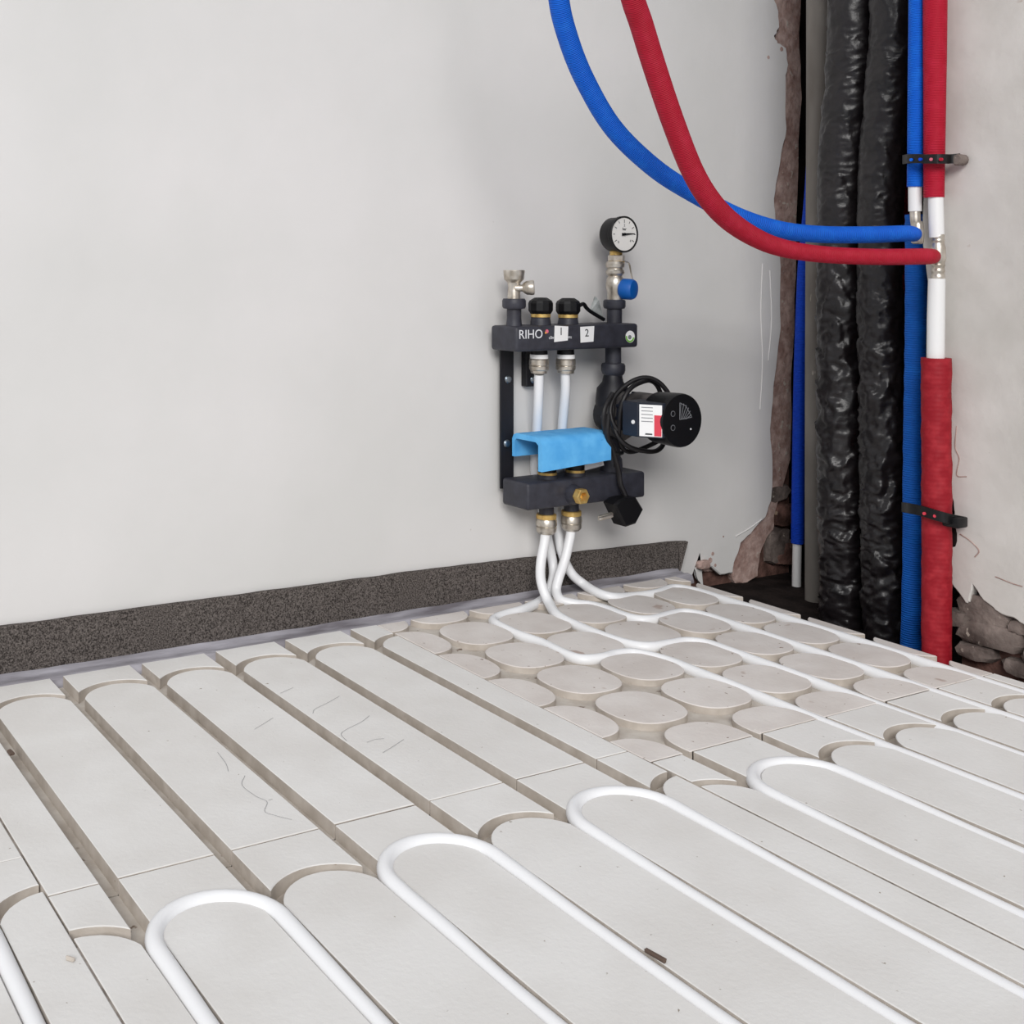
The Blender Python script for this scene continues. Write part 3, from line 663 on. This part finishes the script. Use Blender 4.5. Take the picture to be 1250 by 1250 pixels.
# ================================================================== LIGHT BLUE CHANNEL resting over the lower valves
prof = [(-.47, -.40), (-.47, -.02), (-.43, .06), (-.34, .09), (.10, .09), (.17, .06), (.20, -.0), (.20, -.26), (.14, -.26), (.14, -.03), (.10, .01), (-.33, .01), (-.385, -.03), (-.385, -.40)]
pl = V3(655, 541, -.35); pr2 = V3(739, 533, -.35)
b = newbm(); n = 16; rings = []
for i in range(n+1):
    t = i/n; c = pl.lerp(pr2, t); w_ = .006*noise.noise(Vector((t*6, 3, 1)))
    rings.append([b.verts.new((c.x, y, c.z + z + w_ + (.07*t if y < -.3 and z < -.2 else 0) + .10*t*(0))) for y, z in prof])
m_ = len(prof)
for i in range(n):
    for k in range(m_): b.faces.new((rings[i][k], rings[i][(k+1) % m_], rings[i+1][(k+1) % m_], rings[i+1][k]))
b.faces.new(rings[0][::-1]); b.faces.new(rings[-1]); fixn(b)
tag(finish('foam_channel', b, 'clip', smooth=True, angle=50), 'light blue U-shaped foam cover resting over the lower manifold valves', 'cover')

# ================================================================== PIPES IN THE SHAFT
def atx(x, y, X): return onX(x, y, X)
def vpipe(parent, name, pts, X, m, seg=16, rfun=None, sub=4, cap=True):
    """pts = [(pixel x, pixel y, pixel width)] on the plane u = X"""
    P = [atx(x, y, X) for x, y, w_ in pts]; R_ = [w_/2/ppu(p)for p, (x, y, w_) in zip(P, pts)]
    path = catmull(P, sub) if len(P) > 2 else [P[0].lerp(P[1], i/8) for i in range(9)]
    nn = len(path)-1; segs = len(P)-1
    def rr(t, a, p):
        f = t*segs; i = min(int(f), segs-1); r0 = R_[i]+(R_[i+1]-R_[i])*(f-i)
        return r0*(rfun(t, a, p) if rfun else 1)
    b = newbm(); tube(b, path, rr, seg, caps=cap)
    return finish(name, b, m, parent=parent, smooth=True, angle=60)
# grey conduit
t = thing('grey_conduit', tuple(atx(995, 760, 14.4)), 'dusty grey conduit at the left of the shaft, beside black wrapped pipes', 'conduit')
vpipe(t, 'conduit_tube', [(1001, -420, 32), (1001, 0, 31), (999, 200, 28), (997, 400, 26), (996, 600, 25), (996, 820, 25)], 14.4, 'conduit')
# blue sleeve, left, with white pipe below
t = thing('sleeved_pipe', tuple(atx(971, 745, 14.6)), 'thin deep blue sleeved pipe left of the grey conduit, white pipe below', 'pipe')
vpipe(t, 'sleeve', [(1000, -400, 15), (997, 0, 15), (992, 200, 15), (984, 300, 15), (981, 340, 15), (977, 450, 15), (975, 560, 15), (973.5, 663, 15)], 14.85, 'bluedeep')
tag(vpipe(t, 'inner_pipe', [(973.5, 650, 10.5), (972.5, 700, 10.5), (971, 790, 10.5)], 14.85, 'pipe_mc'), 'bare white pipe end')
# two black wrapped pipes
def crink(seed, amp=.13):
    def f(t, a, p):
        q = Vector((math.cos(a)*1.0, math.sin(a)*1.0, p.z*1.6+seed))
        n1 = abs(noise.noise(q*1.9)); n2 = noise.noise(Vector((math.cos(a)*1.6, math.sin(a)*1.6, p.z*5+seed*3)))
        n3 = abs(noise.noise(Vector((math.cos(a)*2+p.z*.8, math.sin(a)*2, p.z*9+seed))))
        low = min(1, max(.45, (6.6-p.z)/2.5))
        sw = (p.z*1.35 + .9*noise.noise(Vector((math.cos(a)+seed, math.sin(a), p.z*.5))) + seed) % 1
        return 1 + low*.10*(sw**2-.4) + low*amp*.8*(1.2*(.3-n1) + .7*n2 + 1.5*(.25-n3) + .8*(.25-abs(noise.noise(Vector((math.cos(a)*1.2+seed, math.sin(a)*1.2, p.z*4.2+a*.5))))))
    return f
left_px = [(1040, -400, 60), (1042, 0, 58), (1038, 100, 58), (1029, 200, 56), (1026, 300, 52), (1026, 450, 52), (1028, 600, 54), (1030, 700, 54), (1030, 850, 54)]
right_px = [(1092, -400, 56), (1092, 0, 54), (1086, 100, 54), (1077, 200, 52), (1074, 300, 50), (1076, 450, 50), (1079, 600, 52), (1081, 700, 52), (1082, 850, 52)]
for k, (pp, X_, lab) in enumerate(((left_px, 13.7, 'left one of two thick pipes wrapped in crinkled black film'), (right_px, 13.5, 'right one of two thick pipes in crinkled black film, touching red pipe'))):
    P = [atx(x, y, X_) for x, y, w_ in pp]; R_ = [w_/2/ppu(p) for p, (x, y, w_) in zip(P, pp)]; path = catmull(P, 64); sg = len(P)-1; f0 = crink(3+k*7)
    def rr(t_, a, p, R_=R_, sg=sg, f0=f0):
        f = t_*sg; i = min(int(f), sg-1); return (R_[i]+(R_[i+1]-R_[i])*(f-i))*f0(t_, a, p)
    b = newbm(); tube(b, path, rr, 64); tag(finish('wrapped_pipe', b, 'wrap', smooth=True, angle=75), lab, 'pipe', 'black wrapped pipes in the shaft')
# dark red pipe behind
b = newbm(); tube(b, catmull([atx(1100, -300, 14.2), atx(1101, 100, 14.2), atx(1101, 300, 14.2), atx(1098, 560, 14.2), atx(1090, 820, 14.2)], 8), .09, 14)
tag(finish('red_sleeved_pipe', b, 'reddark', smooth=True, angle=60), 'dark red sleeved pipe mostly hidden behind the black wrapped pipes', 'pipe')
# blue corrugated
b = newbm(); tube(b, catmull([atx(1119, 262, 12.95), atx(1119, 300, 12.95), atx(1118, 420, 12.95), atx(1115.5, 560, 12.95), atx(1115, 660, 12.95), atx(1113, 740, 12.95), atx(1110, 840, 12.95)], 10), lambda t, a, p: .145 - .02*t + .004*math.sin(p.z*60), 16)
tag(finish('corrugated_pipe', b, 'bluecorr', smooth=True, angle=60), 'blue corrugated sleeve running down to the floor beside red wrinkled pipe', 'pipe')
# upper blue riser with fitting
XP = 12.26
t = thing('blue_riser', tuple(atx(1118, 300, XP)), 'bright blue sleeved pipe from above ending in a metal elbow', 'pipe')
vpipe(t, 'sleeve', [(1123, -400, 21), (1120, 0, 20), (1119, 100, 20), (1117.5, 228, 19)], XP, 'bluehose')
vpipe(t, 'inner_pipe', [(1117, 220, 15.5), (1117, 258, 15)], XP, 'pipe_mc', sub=2)
vpipe(t, 'press_sleeve', [(1117, 256, 11), (1117, 258, 12), (1117.5, 268, 12), (1118, 275, 11)], XP, 'nickel', sub=3)
vpipe(t, 'elbow_fitting', [(1119, 272, 12), (1120, 276, 14), (1120, 290, 15), (1120, 296, 14), (1120, 298, 9)], XP, 'nickel', sub=3)
# red riser
XR = 12.26
t = thing('red_riser', tuple(atx(1143, 800, XR)), 'red sleeved pipe beside the wall, bare white around its metal tee', 'pipe')
vpipe(t, 'sleeve', [(1143, -400, 28), (1141.5, 0, 27), (1141, 120, 25), (1140, 241, 23)], XR, 'redhose')
vpipe(t, 'inner_pipe', [(1142, 235, 17), (1143.5, 290, 17)], XR, 'pipe_mc', sub=2)
vpipe(t, 'tee_fitting', [(1144.5, 286, 14), (1145, 289, 15), (1145, 291, 13.5), (1145, 294, 15), (1145, 296, 13.5), (1145, 299, 15), (1145, 303, 17), (1145, 316, 18), (1145, 321, 15), (1145, 324, 16), (1145, 327, 14), (1145, 331, 16), (1145, 334, 14), (1145, 338, 16), (1145, 342, 15)], XR, 'nickel', sub=2)
vpipe(t, 'inner_pipe', [(1143.5, 340, 19), (1142.5, 390, 20), (1142, 446, 20)], XR, 'pipe_mc', sub=2)
b = newbm(); P = [atx(x, y, XR) for x, y in ((1143, 437), (1143, 500), (1143.5, 600), (1143.5, 700), (1143, 850))]
tube(b, catmull(P, 50), lambda t_, a, p: .170*(1 + .05*noise.noise(Vector((a*.9+p.z*4, 2, p.z*5))) + .05*abs(noise.noise(Vector((p.z*9+a*3.0*(1 if a < math.pi else -1), math.cos(a)*1.2, 4))))), 40)
tag(finish('lower_sleeve', b, 'redwrap', parent=t, smooth=True, angle=70), 'wrinkled dull red sleeve down to the floor')
# perforated straps
def strap(pts, X0, label, hpx):
    t = thing('pipe_strap', tuple(atx(*pts[0][:2], X0)), label, 'strap', 'perforated straps holding the shaft pipes')
    path = catmull([atx(x, y, X0+dx) for x, y, dx in pts], 6); h = hpx/2/ppu(path[0]); b = newbm(); prev = None
    for i, p in enumerate(path):
        d_ = (path[min(i+1, len(path)-1)]-path[max(i-1, 0)]).normalized(); nn = d_.cross(Vector((0, 0, 1))).normalized()*.014
        r4 = [b.verts.new(p+nn*s1+Vector((0, 0, h*s2))) for s1, s2 in ((-1, -1), (1, -1), (1, 1), (-1, 1))]
        if prev:
            for k in range(4): b.faces.new((prev[k], prev[(k+1) % 4], r4[(k+1) % 4], r4[k]))
        else: b.faces.new(r4)
        prev = r4
    b.faces.new(prev[::-1]); fixn(b); finish('strap_band', b, 'black', parent=t)
    return t, path, h
s1, path, h = strap([(1103, 195, .0), (1108, 194, -.16), (1118, 193.5, -.22), (1130, 194, -.20), (1142, 194, -.22), (1153, 194, -.14), (1160, 194, -.03), (1172, 193, .05)], XP, 'black perforated strap across the upper blue and red pipes', 11)
b = newbm(); p = atx(1169, 195, XP+.02); lathe(b, p+Vector((.12, .0, 0)), (-1, 0, 0), [(0, .07), (.12, .075), (.15, .06), (.155, .02)], 12); finish('strap_screw', b, 'stone', parent=s1, smooth=True)
for x, y, mm in ((1112, 195, 'bluehose'), (1123, 194.5, 'bluedeep'), (1136.5, 194.5, 'pink'), (1148, 194.5, 'redhose')):
    b = newbm(); p = atx(x, y, XP-.243); lathe(b, p+Vector((.03, 0, 0)), (-1, 0, 0), [(0, .02), (.035, .02)], 10); finish('strap_hole', b, mm, parent=s1)
s2, path, h = strap([(1102, 619, .15), (1108, 620, -.1), (1118, 622, -.2), (1130, 625, -.23), (1143, 629, -.25), (1154, 632, -.2), (1162, 634, -.08), (1176, 637, .04)], XR, 'black perforated strap across the lower corrugated blue and wrinkled red pipes', 12)
b = newbm(); box(b, *sorted((atx(1166, 637, XR).x-.1, atx(1166, 637, XR).x+.1)), *sorted((atx(1152, 637, XR).y, atx(1176, 637, XR).y)), atx(1166, 643, XR).z, atx(1166, 630, XR).z, .02, 2); finish('strap_lock', b, 'black', parent=s2, smooth=True)
for x, y in ((1128, 627), (1141, 630)):
    b = newbm(); p = atx(x, y, XR-.26); lathe(b, p+Vector((.03, 0, 0)), (-1, 0, 0), [(0, .02), (.035, .02)], 10); finish('strap_hole', b, 'redprint', parent=s2)

# ================================================================== SUPPLY HOSES swinging up to the left
def hose(pts, m, label, end_lab=None):
    P = [onD(x, y, dd) for x, y, w_, dd in pts]; R_ = [w_/2*dd/F for x, y, w_, dd in pts]; path = catmull(P, 10); sg = len(P)-1
    def rr(t_, a, p):
        f = t_*sg; i = min(int(f), sg-1); return R_[i]+(R_[i+1]-R_[i])*(f-i)
    b = newbm(); tube(b, path, rr, 28)
    return tag(finish('supply_hose', b, m, smooth=True, angle=60), label, 'hose', 'supply hoses across the wall')
D0 = depth(atx(1117, 285, XP)) - .25
hose([(1116, 286, 18, D0+.14), (1105, 285, 20, D0), (1060, 286.5, 20.5, D0-.1), (1000, 286, 21, D0-.2), (950, 280, 21.5, D0-.35), (900, 264, 22, D0-.5), (850, 238, 22.5, D0-.7), (800, 206, 23, D0-.9), (750, 158, 23.5, D0-1.1), (715, 100, 24, D0-1.35), (693, 45, 24.5, D0-1.6), (681, -10, 25, D0-1.8), (674, -120, 26, D0-2.1), (680, -300, 27, D0-2.4)], 'bluehose', 'bright blue hose curving from the blue riser up over the wall')
D1 = depth(atx(1140, 313, XR)) - .25
hose([(1139, 313, 18, D1+.14), (1128, 313, 20, D1-.02), (1070, 313.5, 20, D1-.2), (1010, 311, 20.5, D1-.4), (965, 305, 21.5, D1-.6), (930, 294, 23, D1-.8), (895, 273, 25, D1-1.05), (868, 246, 26, D1-1.3), (845, 208, 26.5, D1-1.5), (822, 150, 27, D1-1.75), (800, 85, 27.5, D1-2.0), (783, 30, 28, D1-2.2), (769, -15, 28, D1-2.4), (745, -130, 30, D1-2.8), (720, -300, 31, D1-3.1)], 'redhose', 'red hose curving from the red riser up across the blue hose')

# ================================================================== DEBRIS on the floor
def chip(x, y, lx, ly, ang, lab, m='straw'):
    c = onZ(x, y, 0.012); b = newbm()
    box(b, -lx, lx, -ly, ly, -.008, .02, .006, 1)
    bmesh.ops.rotate(b, verts=b.verts, cent=(0, 0, 0), matrix=Matrix.Rotation(ang, 3, 'Z')); bmesh.ops.translate(b, verts=b.verts, vec=(c.x, c.y, .01))
    for v in b.verts: v.co += Vector((noise.noise(v.co*30), noise.noise(v.co*31+Vector((3, 0, 0))), 0))*.012
    tag(finish('debris_chip', b, m), lab, 'debris')
chip(800, 1167, .018, .085, .12, 'small dark brown chip lying beside a white floor pipe')
chip(86, 1171, .035, .012, -.9, 'tiny tan crumb on the floor strip near the left edge', 'cut')

chip(13, 919, .022, .05, .1, 'dark crumb stuck in the floor groove at the left edge, below the foam')
# pencil scribbles and hairline cracks on the boards
def scribble(pts, bd, name='pencil_mark', wd=.006, m='greyprint'):
    P = catmull([onZ(x, y, .006) for x, y in pts], 6); b = newbm(); prev = None
    for i, p in enumerate(P):
        d_ = (P[min(i+1, len(P)-1)]-P[max(i-1, 0)]).normalized(); nn = Vector((-d_.y, d_.x, 0))*wd/2
        q = (b.verts.new(p+nn), b.verts.new(p-nn))
        if prev: b.faces.new((prev[0], prev[1], q[1], q[0]))
        prev = q
    fixn(b); finish(name, b, m, parent=bd)
c0 = lambda l: [(300+x*.176, 730+y*.176) for x, y in l]
c1 = lambda l: [(x*.336, 740+y*.336) for x, y in l]
for l in ([(650, 680), (560, 730), (480, 770), (465, 800)], [(858, 815), (800, 860), (700, 910), (662, 945), (700, 990)], [(1095, 980), (1020, 1030), (950, 1072)], [(330, 620), (240, 660)], [(190, 830), (110, 880), (60, 910)], [(840, 1000), (900, 980), (960, 975)]):
    scribble(c0(l), A, wd=.0045)
for l in ([(890, 615), (880, 650), (930, 690), (970, 710), (962, 745), (1000, 760), (1060, 775)], [(790, 530), (820, 570), (830, 600)], [(975, 705), (990, 700)]):
    scribble(c1(l), A, 'hairline_crack', .004)

# hairline cracks and trowel ridges in the plaster
def crack(pts, wall, plane, name='plaster_crack', m='mauve', wd=.012):
    P = [atx(x, y, XW-.004) if plane == 'X' else onY(x, y, YW-.004) for x, y in pts]
    b = newbm(); tube(b, catmull(P, 5), wd/2, 6); finish(name, b, m, parent=wall)
crack([(1172, 652), (1184, 660), (1195, 672), (1190, 680)], wr, 'X', wd=.014)
crack([(1168, 520), (1166, 545), (1171, 560), (1168, 580), (1180, 582)], wr, 'X', wd=.012)
crack([(1215, 704), (1235, 712), (1248, 716)], wr, 'X', wd=.012)
crack([(931, 322), (929, 380), (931, 440), (928, 500)], wl, 'Y', 'trowel_ridge', 'wall', .016)
crack([(940, 330), (942, 390), (938, 440)], wl, 'Y', 'trowel_ridge', 'wall', .016)
crack([(898, 655), (915, 645), (930, 634)], wl, 'Y', 'trowel_ridge', 'wall', .02)
for x, y, r_ in ((867, 684, .06), (870, 676, .04), (873, 690, .035), (954, 60, .05), (938, 70, .04), (883, 655, .02)):
    b = newbm(); p = onY(x, y, YW); lathe(b, p+Vector((0, .01, 0)), (0, -1, 0), [(0, r_), (.014, r_*.8)], 7); finish('plaster_chip', b, 'mauve', parent=wl)
b = newbm(); p = atx(1164, 655, XW); lathe(b, p, (-1, 0, 0), [(0, .1), (.01, .09)], 9)
bmesh.ops.scale(b, verts=b.verts, vec=(1, .5, 1.4), space=Matrix.Translation(-p)); finish('plaster_hole', b, 'dark', parent=wr)
